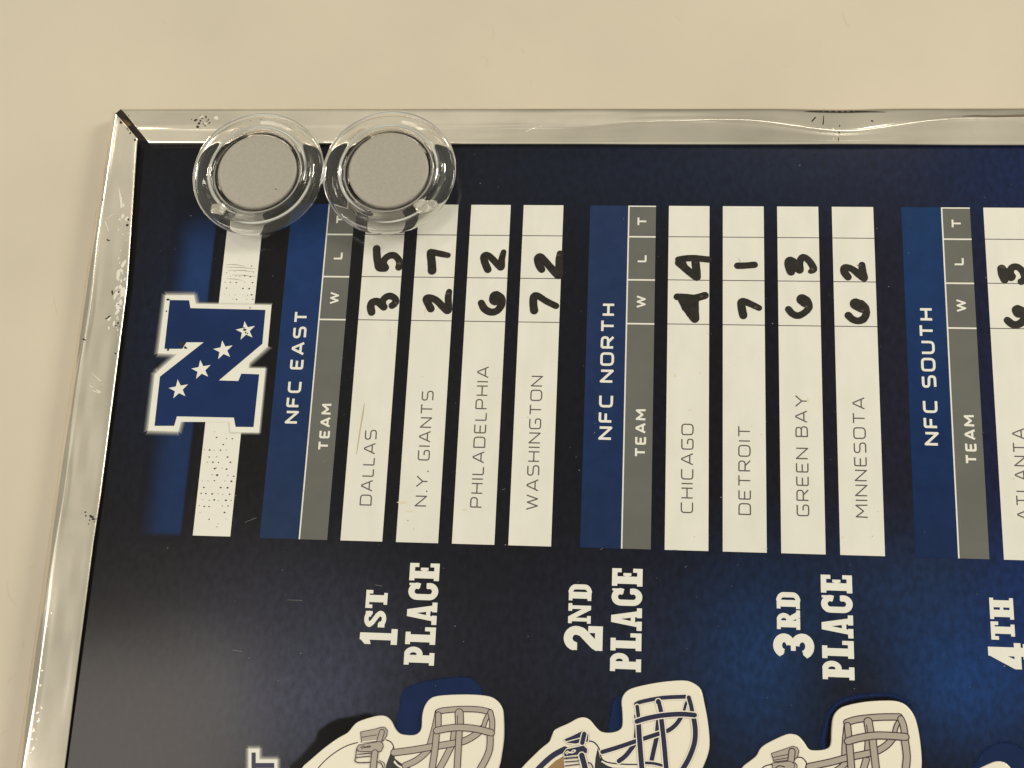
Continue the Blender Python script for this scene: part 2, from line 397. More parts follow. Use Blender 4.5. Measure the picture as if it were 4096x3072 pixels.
def G(px, py, rx, ry, u, v):
    c = at(px, py)
    return np.exp(-(((u - c[0]) / (rx / 17.2)) ** 2 + ((v - c[1]) / (ry / 17.2)) ** 2))
band_r = at(722, 2135)[0]; band_l = at(620, 2100)[0]
band_top = at(900, 850)[1]; band_bot = at(700, 2137)[1]
def sm(x, a, b_):
    t = np.clip((x - a) / (b_ - a), 0, 1); return t * t * (3 - 2 * t)
def print_rgb(u, v):
    base = np.array(lin((10, 9, 11)))
    c = np.ones(u.shape + (3,)) * base
    def blend(w, rgb):
        nonlocal c
        c = c * (1 - w[..., None]) + np.array(lin(rgb)) * w[..., None]
    blend(G(3200, 690, 1400, 260, u, v) * .9, (19, 32, 56))
    blend(G(640, 1350, 200, 700, u, v) * .45, (22, 34, 66))
    blend(G(700, 2500, 500, 700, u, v) * .6, (34, 31, 34))
    blend(G(2600, 1700, 1500, 1500, u, v) * .45, (22, 24, 42))
    blend(G(4250, 700, 650, 330, u, v) * .9, (12, 32, 74))
    blend(G(3600, 1500, 330, 900, u, v) * .8, (27, 26, 46))
    blend(G(4150, 1700, 260, 900, u, v) * .9, (20, 26, 66))
    blend(G(2000, 2600, 600, 300, u, v) * .7, (30, 30, 42))
    blend(G(2550, 2600, 380, 330, u, v) * .6, (30, 36, 58))
    blend(G(3060, 2650, 260, 330, u, v) * .9, (22, 50, 94))
    blend(G(3700, 2380, 420, 230, u, v) * .8, (24, 44, 80))
    blend(G(3850, 2720, 330, 230, u, v) * .95, (20, 54, 108))
    blend(G(4200, 2450, 250, 300, u, v) * .8, (14, 42, 100))
    blend(G(3420, 2760, 200, 240, u, v) * .75, (20, 21, 25))
    blend(G(1250, 2740, 330, 330, u, v) * .85, (62, 66, 90))
    blend(G(1050, 2450, 420, 260, u, v) * .6, (40, 41, 56))
    # the blue stripe that fades out beside the letter emblem
    w = (.72 + .28 * np.exp(-((v - 58) / 24) ** 2)) * sm(u, band_l - 4.2, band_l + 2.6) * (1 - sm(u, band_r - .35, band_r + .35)) * sm(v, band_bot - .8, band_bot + .8) * (1 - sm(v, band_top - 7, band_top + 2))
    blend(w, (26, 52, 100))
    return c
def print_sheet(name, u0, u1, v0, v1, step, z, parent, fn=None):
    nu, nv = int((u1 - u0) / step), int((v1 - v0) / step)
    us = np.linspace(u0, u1, nu + 1); vs = np.linspace(v0, v1, nv + 1)
    uu, vv = np.meshgrid(us, vs)
    X = (uu - OX) * MM - BB.x; Y = (vv - OY) * MM - BB.y; Z = np.full_like(X, (z + ZB) * MM - BB.z)
    co = np.stack([X, Y, Z], -1).reshape(-1, 3)
    i = np.arange(nv)[:, None] * (nu + 1) + np.arange(nu)[None]
    fa = np.stack([i, i + 1, i + nu + 2, i + nu + 1], -1).reshape(-1, 4)
    o = add(name, co.tolist(), fa.tolist(), M['stripe'] if (fn or step < .5) else M['panel'], parent)
    rgb = (fn or print_rgb)(uu, vv).reshape(-1, 3)
    a = o.data.color_attributes.new('print', 'FLOAT_COLOR', 'POINT')
    a.data.foreach_set('color', np.concatenate([rgb, np.ones((len(rgb), 1))], 1).astype('f').ravel())
    return o
panel = print_sheet('printed_panel', U0, U1, V0, V1, 1.2, 0, board)
stripe = print_sheet('faded_blue_stripe', band_l - 4.5, band_r + 1.2, band_bot - 2, band_top + 4, .3, .012, board)
# sheet core under the print, so the board has its thickness
flat('core_sheet', [box(4.5, V0, U1, 105)], -.15, M['dark_metal'], board, thick=3.4)

# --- white stripe through the emblem, with the printed perforations
wl, wr = at(771, 2143)[0], at(921, 2145)[0]
wb, wt = at(845, 2144)[1], 81.0
white_stripe = flat('white_stripe', [box(wl, wb, wr, wt)], .03, M['white'], board)
S = crop(500, 1500, .42194)
dots = [(868, 592, 9), (962, 603, 7), (1018, 605, 8), (932, 660, 9), (753, 706, 6), (803, 711, 10), (845, 714, 6), (906, 713, 9), (960, 712, 6), (798, 778, 8), (868, 776, 7), (973, 779, 10), (781, 827, 6),
        (834, 827, 10), (887, 830, 8), (1000, 828, 10), (850, 888, 11), (866, 880, 7), (920, 882, 6), (963, 892, 10), (826, 946, 7), (874, 950, 13), (975, 952, 7), (1031, 960, 9), (734, 1003, 5), (788, 1005, 6), (848, 1002, 8),
        (948, 1005, 6), (1010, 1008, 11), (748, 1066, 9), (908, 1068, 10), (972, 1069, 11), (722, 1123, 8), (768, 1125, 9), (827, 1128, 10), (882, 1126, 6), (928, 1132, 6), (992, 1130, 9), (738, 1182, 5), (800, 1188, 7),
        (846, 1184, 10), (884, 1190, 6), (958, 1188, 11), (1008, 1190, 7), (706, 1238, 7), (751, 1246, 9), (797, 1247, 8), (924, 1242, 7), (978, 1242, 8), (712, 1305, 5), (944, 1303, 10), (798, 1368, 8), (884, 1408, 5), (848, 540, 5), (960, 1365, 5)]
Q = crop(700, 400, .54250)
dots2 = [(470, 1178, 3), (565, 1225, 6), (412, 1238, 3), (398, 1258, 4), (440, 1265, 4), (520, 1258, 4), (580, 1268, 5), (380, 1275, 5), (410, 1300, 4), (450, 1298, 5), (478, 1303, 5), (515, 1298, 6), (556, 1304, 7), (370, 1344, 5), (408, 1345, 6),
         (452, 1347, 7), (512, 1343, 5), (572, 1347, 7), (380, 1387, 6), (502, 1390, 7), (547, 1391, 8), (365, 1432, 4), (402, 1437, 4), (445, 1437, 4), (500, 1437, 3), (535, 1440, 5), (566, 1437, 8), (428, 1468, 4), (455, 1472, 6), (530, 1470, 4), (574, 1470, 6)]
pd, sd = [], []
for (x, y, r), cr, k in [(d, S, .42194) for d in dots] + [(d, Q, .5425) for d in dots2]:
    c = cr(x, y)
    a = random.uniform(0, 3.1)
    rr = r * k / 17.3 * 1.0
    q = [(c[0] + rr * math.cos(t + a) * (1.0 + .3 * math.sin(3 * t)), c[1] + rr * .75 * math.sin(t + a)) for t in [i * math.pi / 4 for i in range(8)]]
    (pd if r * k > 3.1 else sd).append(q)
flat('perforation_dots', pd, .05, M['dot'], white_stripe, kind='stuff')
for y0, x0, x1 in ((1232, 370, 600), (1212, 375, 520), (1255, 400, 590), (1290, 420, 600), (1318, 380, 500)):
    a, b2 = Q(x0, y0), Q(x1, y0 + 14)
    sd += stroke([a, ((a[0] + b2[0]) / 2, (a[1] + b2[1]) / 2 + .15), b2], [.05, .16, .04], 'butt')
flat('faint_dots', sd, .045, M['softdot'], white_stripe, kind='stuff')

# --- letter emblem
N = crop(0, 1100, .54250)
outer = mp(N, [(1222, 150), (1430, 150), (1445, 213), (2003, 222), (1975, 527), (1838, 650), (1835, 688), (1957, 690), (1910, 1162), (1700, 1160), (1690, 1085), (1335, 1083), (1315, 1155), (1092, 1147), (1142, 735), (1165, 712), (1305, 585), (1167, 578)])
inner = mp(N, [(1253, 185), (1395, 187), (1405, 245), (1958, 258), (1935, 508), (1615, 778), (1758, 782), (1780, 728), (1912, 733), (1870, 1122), (1738, 1120), (1725, 1052), (1305, 1043), (1285, 1113), (1140, 1113), (1180, 750), (1502, 497), (1375, 497), (1345, 545), (1213, 545)])
emblem = flat('letter_emblem', [outer], .07, M['white'], board)
flat('emblem_letter', [inner], .09, M['logo_blue'], emblem)
def star(c, r, rot):
    c = Vector(c)
    return [(c.x + (r if k % 2 == 0 else r * .40) * math.cos(rot + k * math.pi / 5), c.y + (r if k % 2 == 0 else r * .40) * math.sin(rot + k * math.pi / 5)) for k in range(10)]
for i, (x, y) in enumerate([(1812, 412), (1647, 555), (1485, 700), (1318, 843)]):
    st_ = flat('star', [star(N(x, y), 2.42, math.radians(102))], .11, M['white'], emblem)
def fringe(name, poly, w, z, parent, edges=None, m=None, a0=.75):
    """soft printed glow around a polygon"""
    n = len(poly)
    a = sum(poly[i][0] * poly[(i + 1) % n][1] - poly[(i + 1) % n][0] * poly[i][1] for i in range(n))
    sg = 1 if a > 0 else -1
    vs, fs, al = [], [], []
    for i in range(n):
        if edges and i not in edges: continue
        p, q = Vector(poly[i]), Vector(poly[(i + 1) % n])
        d = (q - p).normalized(); nn = Vector((d.y, -d.x)) * sg
        k = len(vs)
        steps = [(0, a0), (w * .3, a0 * .53), (w * .65, a0 * .16), (w, 0)]
        for s, al_ in steps:
            for t in ((p - d * s * .5, q + d * s * .5) if m is None else (p, q)):
                r = t + nn * s
                vs.append(W((r.x, r.y, z + (.001 * i if m is None else .0001 * i))) - wbase(board)); al.append(al_)
        for j in range(3): fs.append((k + 2 * j, k + 2 * j + 1, k + 2 * j + 3, k + 2 * j + 2))
    o = add(name, vs, fs, m or M['glow'], parent)
    at_ = o.data.attributes.new('fade', 'FLOAT', 'POINT')
    at_.data.foreach_set('value', al)
    return o
fringe('emblem_glow', outer, 1.15, .035, emblem, edges=(0, 1, 11, 12, 13, 14, 15, 16, 17, 4))
fringe('emblem_glow', outer, .6, .036, emblem, edges=(5, 6, 7, 8, 2, 9))
sp = []
for (x, y, r) in [(1345, 512, 14), (1365, 535, 10), (1330, 500, 9), (1240, 182, 9), (1240, 552, 9), (1375, 540, 7), (1805, 405, 9), (1812, 425, 7), (1800, 390, 6), (1825, 432, 5), (1845, 243, 6), (1228, 268, 6)]:
    c = N(x, y); sp.append(disc(c[0], c[1], r * .5425 / 17.3, 7, random.uniform(.8, 1.7), random.random()))
flat('ink_specks', sp, .125, M['ink'], emblem, kind='stuff')

# --- division columns
bU, h0, h1, s0, sw, pitch, DD = 51.889, 60.777, 67.22, 70.224, 9.382, 12.454, 71.404
rows = [['DALLAS', 'N.Y. GIANTS', 'PHILADELPHIA', 'WASHINGTON'], ['CHICAGO', 'DETROIT', 'GREEN BAY', 'MINNESOTA'], ['ATLANTA']]
R6, R7, R8 = crop(900, 1200, .5425), crop(2100, 1200, .5425), crop(2896, 1200, .5425)
ends = {'DALLAS': (R6(1080, 1517), R6(1122, 958)), 'N.Y. GIANTS': (R6(1487, 1524), R6(1540, 670)), 'PHILADELPHIA': (R6(1895, 1533), R6(1950, 490)), 'WASHINGTON': (R7(95, 1550), R7(133, 560)),
        'CHICAGO': (R7(1241, 1573), R7(1243, 913)), 'DETROIT': (R7(1668, 1587), R7(1662, 928)), 'GREEN BAY': (R7(2097, 1596), R7(2081, 702)), 'MINNESOTA': (R8(1065, 1608), R8(1038, 718)), 'ATLANTA': (at(4121, 2083), at(4100, 1713))}
LINES = [73.22, 62.53, 51.80]
CA, CB, CC, CD = crop(1350, 850, .31646), crop(1950, 850, .31646), crop(2600, 900, .27125), crop(3100, 900, .2713)
CE = crop(2896, 384, .5425)
mA, mC, mE = .31646 / 17.3, .27125 / 17.3, .5425 / 17.3
INK = {  # team: list of numerals; numeral = strokes of (crop, points, width px, crop scale)
 'DALLAS': [[(CA, [(495, 458), (500, 560), (512, 640), (528, 700), (600, 705)], 88, mA), (CA, [(610, 700), (580, 640), (600, 590), (650, 550), (720, 545), (775, 600), (785, 655), (775, 695)], 80, mA)],
            [(CA, [(432, 1262), (420, 1190), (440, 1140), (500, 1125), (550, 1160), (585, 1195)], 88, mA), (CA, [(580, 1190), (575, 1110), (640, 1058), (705, 1070), (738, 1110), (725, 1150), (690, 1178)], 78, mA)]],
 'N.Y. GIANTS': [[(CA, [(1196, 735), (1190, 620), (1178, 520), (1195, 505), (1260, 515), (1395, 542)], [100, 95, 92, 80, 76, 66], mA)],
                 [(CA, [(1180, 1218), (1140, 1140), (1125, 1090), (1180, 1078), (1260, 1120), (1340, 1200), (1395, 1240), (1402, 1160), (1400, 1070), (1412, 1002)], [88, 88, 85, 78, 82, 84, 86, 82, 78, 68], mA)]],
 'PHILADELPHIA': [[(CA, [(1900, 722), (1862, 630), (1852, 560), (1895, 540), (1960, 590), (2035, 670), (2070, 690), (2075, 600), (2100, 500)], [86, 86, 84, 76, 76, 78, 80, 78, 62], mA)],
                  [(CA, [(1818, 1145), (1860, 1220), (1940, 1260), (2020, 1240), (2075, 1160), (2070, 1080), (2010, 1035)], [80, 85, 84, 80, 84, 84, 80], mA), (CA, [(2000, 1070), (1995, 1100)], 140, mA)]],
 'WASHINGTON': [[(CB, [(685, 722), (645, 650), (636, 580), (675, 560), (740, 630), (820, 720), (900, 795), (905, 700), (905, 600), (918, 520)], [84, 86, 86, 78, 82, 88, 92, 84, 80, 74], mA)],
                [(CB, [(590, 1240), (580, 1160), (585, 1070), (630, 1052), (740, 1120), (865, 1182)], [92, 90, 86, 78, 74, 74], mA)]],
 'CHICAGO': [[(CC, [(420, 512), (520, 495), (640, 490), (760, 500), (860, 510)], 88, mC), (CC, [(425, 560), (520, 640), (640, 740), (690, 770)], 100, mC), (CC, [(690, 770), (680, 640), (670, 550)], 105, mC), (CC, [(470, 540), (500, 600)], 90, mC)],
             [(CC, [(400, 1060), (540, 1070), (660, 1080), (810, 1040)], [92, 100, 100, 96], mC), (CC, [(460, 1080), (560, 1200), (630, 1330), (660, 1385)], [100, 170, 130, 110], mC), (CC, [(650, 1100), (650, 1240), (665, 1380)], [120, 120, 108], mC)]],
 'DETROIT': [[(CC, [(1290, 602), (1400, 600), (1540, 588)], 88, mC)],
             [(CC, [(1375, 1335), (1355, 1240), (1345, 1150), (1385, 1128), (1480, 1165), (1608, 1225)], [104, 104, 100, 92, 88, 78], mC)]],
 'GREEN BAY': [[(CD, [(235, 690), (205, 600), (205, 540), (240, 525), (300, 580), (360, 660)], [108, 110, 112, 100, 120, 110], mC), (CD, [(265, 640), (260, 570)], 120, mC), (CD, [(365, 660), (365, 560), (390, 485), (440, 480), (510, 540), (565, 630), (560, 665), (520, 688)], [100, 90, 84, 88, 90, 92, 90, 60], mC)],
               [(CD, [(200, 1245), (250, 1305), (330, 1338), (410, 1310), (490, 1240), (492, 1185), (445, 1130), (400, 1100)], [92, 92, 90, 86, 84, 110, 150, 145], mC)]],
 'MINNESOTA': [[(CD, [(1075, 768), (1025, 700), (1020, 640), (1070, 625), (1150, 660), (1240, 730), (1315, 785), (1290, 690), (1283, 590)], [94, 100, 96, 84, 90, 100, 92, 100, 86], mC)],
               [(CD, [(1082, 1335), (1140, 1390), (1220, 1415), (1300, 1390), (1345, 1310), (1330, 1220), (1270, 1160)], [96, 94, 92, 96, 92, 96, 100], mC), (CD, [(1190, 1165), (1285, 1215)], 150, mC)]],
 'ATLANTA': [[(CE, [(2048, 1275), (2050, 1310), (2068, 1355)], [56, 52, 50], mE), (CE, [(2060, 1290), (2115, 1335)], 56, mE), (CE, [(2125, 1330), (2110, 1300), (2125, 1265), (2165, 1262), (2205, 1300), (2215, 1350), (2190, 1370)], 44, mE)],
             [(CE, [(2090, 1655), (2130, 1685), (2180, 1680), (2215, 1640), (2205, 1590), (2165, 1570)], [48, 50, 48, 48, 50, 52], mE), (CE, [(2160, 1580), (2170, 1600)], 64, mE)]],
}
Lb = crop(1950, 850, .31646)
hdr = {'T': (Lb(2017, 172), Lb(2017, 56)), 'L': (Lb(2008, 632), Lb(2008, 530)), 'W': (Lb(1995, 1207), Lb(1995, 1052))}
for gi, (nm, p0, p1) in enumerate([('NFC EAST', R6(541, 912), R6(612, 82)), ('NFC NORTH', R7(643, 1032), R7(666, 28)), ('NFC SOUTH', R8(1585, 1074), R8(1542, 62))]):
    o = gi * DD
    keys = [[(32, 50, 84), (26, 47, 90), (24, 50, 100), (21, 52, 104)], [(26, 44, 82), (26, 46, 88), (32, 50, 90), (34, 50, 88)], [(20, 40, 80), (18, 42, 88), (22, 50, 98), (22, 52, 98)]][gi]
    ka = np.array([lin(q_) for q_ in keys])
    def band_fn(u, v):
        return np.stack([np.interp(v, [0, 27, 54, 81], ka[:, c_]) for c_ in range(3)], -1)
    bd = print_sheet('division_band', bU + o, h0 + o, 0, 81.0, 2.2, .03, board, band_fn)
    put_text('division_lettering', nm, ((p0[0] + p1[0]) / 2, p0[1]), ((p0[0] + p1[0]) / 2, p1[1]), 3.12, .05, M['white'], bd, w=.18, gap=.30, space=.62)
    hd = flat('column_header', [box(h0 + o, 0, h1 + o, 81.0)], .035, M['white'], board)
    ys = [0, 51.76, 62.44, 73.15, 81.0]
    for k in range(4):
        flat('header_cell', [box(h0 + o + .32, ys[k] + (.19 if k else 0), h1 + o, ys[k + 1] - (.19 if k < 3 else .3))], .055, M['grey'], hd)
    t0, t1 = [(R6(750, 1110), R6(750, 766)), (R7(868, 1160), R7(868, 806)), (R8(1838, 1212), R8(1838, 850))][gi]
    put_text('header_lettering', 'TEAM', (h0 + o + 5.05, t0[1]), (h0 + o + 5.05, t1[1]), 2.42, .075, M['white'], hd, w=.20, gap=.28)
    for ch in 'WLT':
        a, c = hdr[ch]
        put_text('header_lettering', ch, (h0 + o + 4.45, a[1]), (h0 + o + 4.45, c[1]), 2.25, .075, M['white'], hd, w=.19)
    for k, team in enumerate(rows[gi] + ([] if gi < 2 else [None] * 2)):
        x = s0 + k * pitch + o
        st_ = flat('team_strip', [box(x, 0, x + sw, 81.0)], .03, M['strip'], board)
        for y in LINES:
            j = random.uniform(-.03, .03)
            flat('divider_line', [[(x, y - .09), (x + sw, y - .09 + j), (x + sw, y + .10 + j), (x, y + .10)]], .05, M['line'], st_)
        if team is None: continue
        a, c = ends[team]; ub = (a[0] + c[0]) / 2
        put_text('team_lettering', team, (ub, a[1]), (ub, c[1]), 2.72, .055, M['ltxt'], st_, w=.105, gap=.27, space=.58)
        for num in INK[team]:
            polys = []
            for cr, pts, wpx, k_ in num:
                ws = [q_ * 1.16 for q_ in (wpx if isinstance(wpx, list) else [wpx] * len(pts))]
                q = smooth_pts(mp(cr, pts), 4)
                wl_ = []
                for i in range(len(pts) - 1):
                    for j in range(4): wl_.append((ws[i] + (ws[i + 1] - ws[i]) * j / 4) * k_ * random.uniform(.97, 1.02))
                wl_.append(ws[-1] * k_)
                if len(q) != len(wl_): wl_ = [ws[0] * k_] * len(q)
                polys += stroke(q, wl_, 'round', 14)
            flat('handwritten_numeral', polys, .09, M['ink'], st_)
WORN = {0: [(CA, 775, 652, 34, mA), (CA, 735, 1150, 26, mA)], 1: [(CA, 1398, 1035, 34, mA), (CA, 1385, 560, 16, mA)], 2: [(CA, 2060, 530, 26, mA), (CA, 2040, 1215, 12, mA)], 3: [(CB, 900, 540, 30, mA), (CB, 560, 1080, 10, mA)],
        4: [(CC, 770, 1055, 34, mC), (CC, 850, 1050, 26, mC), (CC, 680, 560, 22, mC)], 5: [(CC, 1555, 1218, 34, mC), (CC, 1480, 612, 12, mC)], 6: [(CD, 560, 650, 34, mC), (CD, 455, 1205, 30, mC)], 7: [(CD, 1240, 598, 34, mC), (CD, 1292, 1262, 28, mC)], 8: [(CE, 2055, 1262, 22, mE)]}
for i_, sp_ in WORN.items():
    st_ = [o_ for o_ in board.children if o_.name.startswith('team_strip')][i_]
    pl_ = []
    for cr, x, y, rr, k_ in sp_:
        c = cr(x, y)
        for _ in range(4):
            a_ = random.uniform(0, 6.28); q_ = rr * k_ * random.uniform(.35, .75)
            pl_.append([(c[0] + math.cos(a_) * rr * k_ * .4 + q_ * math.cos(t) * random.uniform(.6, 1.1), c[1] + math.sin(a_) * rr * k_ * .3 + q_ * .6 * math.sin(t) * random.uniform(.6, 1.1)) for t in [n_ * math.pi / 4 for n_ in range(8)]])
    flat('worn_ink_spot', pl_, .11, M['worn'], st_, kind='stuff')
# thin pen line above the 1, grey smears
S7 = [o_ for o_ in board.children if o_.name.startswith('team_strip')]
flat('pen_hairline', stroke(mp(CC, [(1302, 495), (1315, 515), (1336, 542)]), .07, 'butt'), .07, M['line'], S7[5])
flat('grey_smear', stroke(smooth_pts(mp(R6, [(1028, 760), (1015, 850), (990, 1000), (970, 1140)])), [.12, .2, .3, .35, .4, .35, .3, .3, .3, .3, .25, .2, .1][:13], 'butt'), .045, M['smear'], S7[0])

# --- place lettering
P2, P3, P4 = crop(900, 2172, .5425), crop(1900, 2172, .5425), crop(2896, 2172, .5425)
def uv(a, b_): return ((a[0] + b_[0]) / 2, a[1]), ((a[0] + b_[0]) / 2, b_[1])
for parts in (
    [('1', *uv(P2(1268, 752), P2(1272, 648)), 8.2), ('ST', *uv(P2(1187, 628), P2(1198, 350)), 4.75), ('PLACE', *uv(P2(1538, 904), P2(1586, 153)), 6.55)],
    [('2', *uv(P3(940, 802), P3(942, 616)), 8.2), ('ND', *uv(P3(855, 596), P3(858, 304)), 4.85), ('PLACE', *uv(P3(1224, 952), P3(1236, 192)), 6.55)],
    [('3', *uv(P4(664, 858), P4(662, 668)), 8.4), ('RD', *uv(P4(562, 640), P4(558, 362)), 4.85), ('PLACE', *uv(P4(965, 1012), P4(941, 240)), 6.55)],
    [('4', *uv(P4(2262, 935), P4(2257, 742)), 8.5), ('TH', *uv(P4(2148, 718), P4(2130, 415)), 4.85), ('PLACE', *uv(P4(2570, 1090), P4(2545, 300)), 6.55)]):
    put_slab('place_lettering', parts, board, .03, M['white'])
# --- end of the outlined heading at the near edge
T1 = crop(0, 2172, .5425)
tbar, tstem = mp(T1, [(1855, 1545), (1886, 1545), (1886, 1745), (1855, 1745)]), mp(T1, [(1880, 1622), (2022, 1622), (2022, 1660), (1880, 1660)])
t_out = mp(T1, [(1833, 1518), (1912, 1518), (1912, 1596), (2045, 1596), (2045, 1690), (1912, 1690), (1912, 1770), (1833, 1770)])
hl = flat('heading_outline', [t_out], .03, M['white'], board)
flat('heading_letter', [tbar, tstem], .05, M['panel'] if False else M['bar_navy'], hl)
fringe('heading_glow', t_out, .9, .018, hl)

# --- printed helmet silhouettes that the helmet magnets cover
H1, H2, H3 = crop(1100, 2650, .45208), crop(2000, 2650, .45208), crop(2900, 2700, .54069)
def silhouette(name, pts, z, m, gm, w):
    q = closed_smooth(pts)
    o = flat(name, [q], z, m, board)
    fringe('soft_edge', q, w, z - .001, o, None, gm, .9)
silhouette('silhouette_shadow', mp(H1, [(150, 960), (230, 850), (370, 690), (400, 610), (540, 520), (700, 490), (850, 470), (1000, 600), (1000, 900), (500, 1100)]), .016, M['ph_black'], M['black_glow'], .8)
silhouette('helmet_silhouette', mp(H1, [(1090, 640), (1118, 400), (1125, 300), (1170, 235), (1300, 185), (1500, 150), (1700, 140), (1780, 185), (1835, 285), (1850, 500), (1500, 800)]), .02, M['ph_blue'], M['blue_glow'], .7)
silhouette('helmet_silhouette', mp(H2, [(985, 640), (988, 450), (1010, 350), (1070, 305), (1300, 300), (1400, 600), (1200, 800)]), .02, M['ph_blue'], M['blue_glow'], .7)
silhouette('helmet_silhouette', mp(H3, [(735, 560), (740, 380), (775, 275), (855, 195), (1000, 157), (1180, 145), (1285, 165), (1365, 245), (1390, 600), (1000, 800)]), .016, M['ph_blue'], M['blue_glow'], .9)
silhouette('silhouette_shadow', mp(H3, [(770, 560), (776, 380), (800, 290), (870, 222), (1000, 185), (1180, 172), (1280, 192), (1350, 260), (1380, 600), (1000, 800)]), .02, M['ph_black'], M['black_glow'], .7)
silhouette('helmet_silhouette', mp(H3, [(1860, 760), (1885, 620), (1950, 550), (2050, 510), (2160, 530), (2260, 620), (2300, 760)]), .02, M['ph_blue'], M['blue_glow'], .9)

smg = []
for x, y, w_, h_ in [(1610, 2010, 30, 5), (1640, 2045, 22, 4), (2760, 1640, 8, 5), (2700, 1500, 5, 9), (2950, 1915, 8, 4), (3230, 1600, 6, 10), (1860, 2040, 12, 5), (3060, 2195, 10, 3), (1700, 1250, 4, 20), (3370, 2150, 6, 6), (1560, 1330, 5, 28)]:
    c = at(x, y)
    smg.append([(c[0] + w_ / 17 * math.cos(t) * random.uniform(.5, 1.1), c[1] + h_ / 17 * math.sin(t) * random.uniform(.5, 1.1)) for t in [n_ * math.pi / 5 for n_ in range(10)]])
flat('faint_smudges', smg, .047, M['smudge'], board, kind='stuff')
# --- dust
dp = []
for i in range(150):
    c = at(random.uniform(560, 4090), random.uniform(600, 3060))
    dp.append(disc(c[0], c[1], random.choice([.04, .05, .06, .09]), 5, random.uniform(.5, 2.2), random.random() * 3))
for x0, y0, L_ in [(1290, 1850, 30), (2400, 2200, 14), (2690, 2200, 18), (2740, 2270, 8), (980, 2090, 50), (930, 2600, 40), (2010, 1960, 12), (2310, 2330, 6), (1150, 2400, 60), (1500, 2340, 30)]:
    a_ = random.uniform(-.6, .2)
    dp += stroke([at(x0, y0), at(x0 + L_ * math.cos(a_), y0 + L_ * math.sin(a_))], .05, 'butt')
flat('dust_specks', dp, .13, M['dust'], board, kind='stuff')

# ---------------------------------------------------------------- frame rails
def hermite_noise(n, amp, seed, sm_=6):
    r = np.random.RandomState(seed).randn(n)
    k = np.ones(sm_) / sm_
    for _ in range(3): r = np.convolve(r, k, 'same')
    return r / (np.abs(r).max() + 1e-9) * amp
def rail(name, along, outer_off, inner_off, crest, horizontal, prof, seed, miter, label=None):
    """along: list of positions; at each the section runs from outer (t=0) to inner (t=1)"""
    n = len(along)
    nz = [hermite_noise(n, .10, seed + k // 2, 9) for k in range(40)]
    verts, faces = [], []
    m_ = None
    for i, s in enumerate(along):
        pts = prof(s, i)
        m_ = len(pts)
        for k, (t, z) in enumerate(pts):
            w = outer_off(s) + (inner_off(s) - outer_off(s)) * t
            zz = z + (nz[k % 40][i] * .5 if 3 < k < m_ - 3 else 0)
            a = s + miter(t) * (1 if i == 0 else 0) if i == 0 else max(s, along[0] + miter(t) + .02 * i) if horizontal else min(s, along[0] - miter(t) - .02 * i)
            if i == 0 and not horizontal: a = s - miter(t)
            verts.append(W((a, w, zz) if horizontal else (w, a, zz)) - BB)
    for i in range(n - 1):
        for k in range(m_ - 1):
            q = (i * m_ + k, i * m_ + k + 1, (i + 1) * m_ + k + 1, (i + 1) * m_ + k)
            faces.append(q if not horizontal else q[::-1])
    faces.append(tuple(range(m_)) if horizontal else tuple(range(m_))[::-1])
    o = add(name, verts, faces, M['metal'], board, smooth=True)
    if label: o['label'] = label
    return o
lo_pts = [at(x, y, -.4) for x, y in ((62, 3072), (214, 2000), (342, 1100), (392, 777), (451, 440))]
def lo_u(s): return float(np.interp(s, [p[1] for p in lo_pts], [p[0] for p in lo_pts]))
li_pts = [at(x, y, .9) for x, y in ((259, 3072), (374, 2172), (401, 2000), (511, 1140), (550, 562))]
def li_u(s): return float(np.interp(s, [p[1] for p in li_pts], [p[0] for p in li_pts]))
to_v = at(2000, 432, .3)[1]
ti_v = at(2400, 577, 1.2)[1]
def prof_top(s, i):
    # crest line wanders: it starts as a crease, dips at the dent and runs on
    xs = [0, 122, 126, 134, 152, 162, 171, 179, 184, 196, 206, 225, 262]
    ts = [.56, .56, .50, .42, .38, .40, .54, .68, .68, .48, .36, .33, .32]
    tc = float(np.mean([np.interp(s + d_, xs, ts) for d_ in np.linspace(-5, 5, 11)]))
    k = float(sm(np.array(s), 116, 132))       # how sharp the crease is
    dent = math.exp(-((s - 181) / 9) ** 2)
    zc = 1.75
    pts = [(0, -ZB + .02), (-.004, -2.5), (0.0, .1 - .5 * dent), (.02, .45 - .5 * dent), (.06, .75 - .6 * dent)]
    z_o = .95 - .5 * dent
    for t in np.linspace(.1, tc - .05, 6): pts.append((t, z_o + (zc - z_o) * ((t - .1) / (tc - .1)) ** (.9)))
    for d in (-.035, -.02, 0, .02, .035, .05): pts.append((tc + d, zc - abs(d) * (2.2 if d < 0 else 1.2) * (.35 + .65 * k)))
    for t in np.linspace(tc + .08, .95, 6): pts.append((t, zc - (t - tc) * (1.2 - .2 * k)))
    ze = pts[-1][1]
    pts += [(.975, ze - .06), (.99, ze - .25), (.995, ze - .6), (.985, .12)]
    return pts
def prof_left(s, i):
    tc = .25 + .02 * math.sin(s * .15)
    pts = [(0, -ZB + .02), (-.004, -2.4), (.0, -1.0), (.03, -.1), (.07, .55), (.12, 1.15), (.16, 1.6)]
    for d in (-.055, -.04, -.02, 0, .02, .045): pts.append((tc + d, 2.2 - ((d - .05) * 11) ** 2 * .32 - .02))
    for t in np.linspace(.33, .95, 8): pts.append((t, 2.2 - (t - .28) * 1.85 - .02))
    ze = pts[-1][1]
    pts += [(.975, ze - .07), (.99, ze - .2), (.995, ze - .5), (.985, .12)]
    return pts
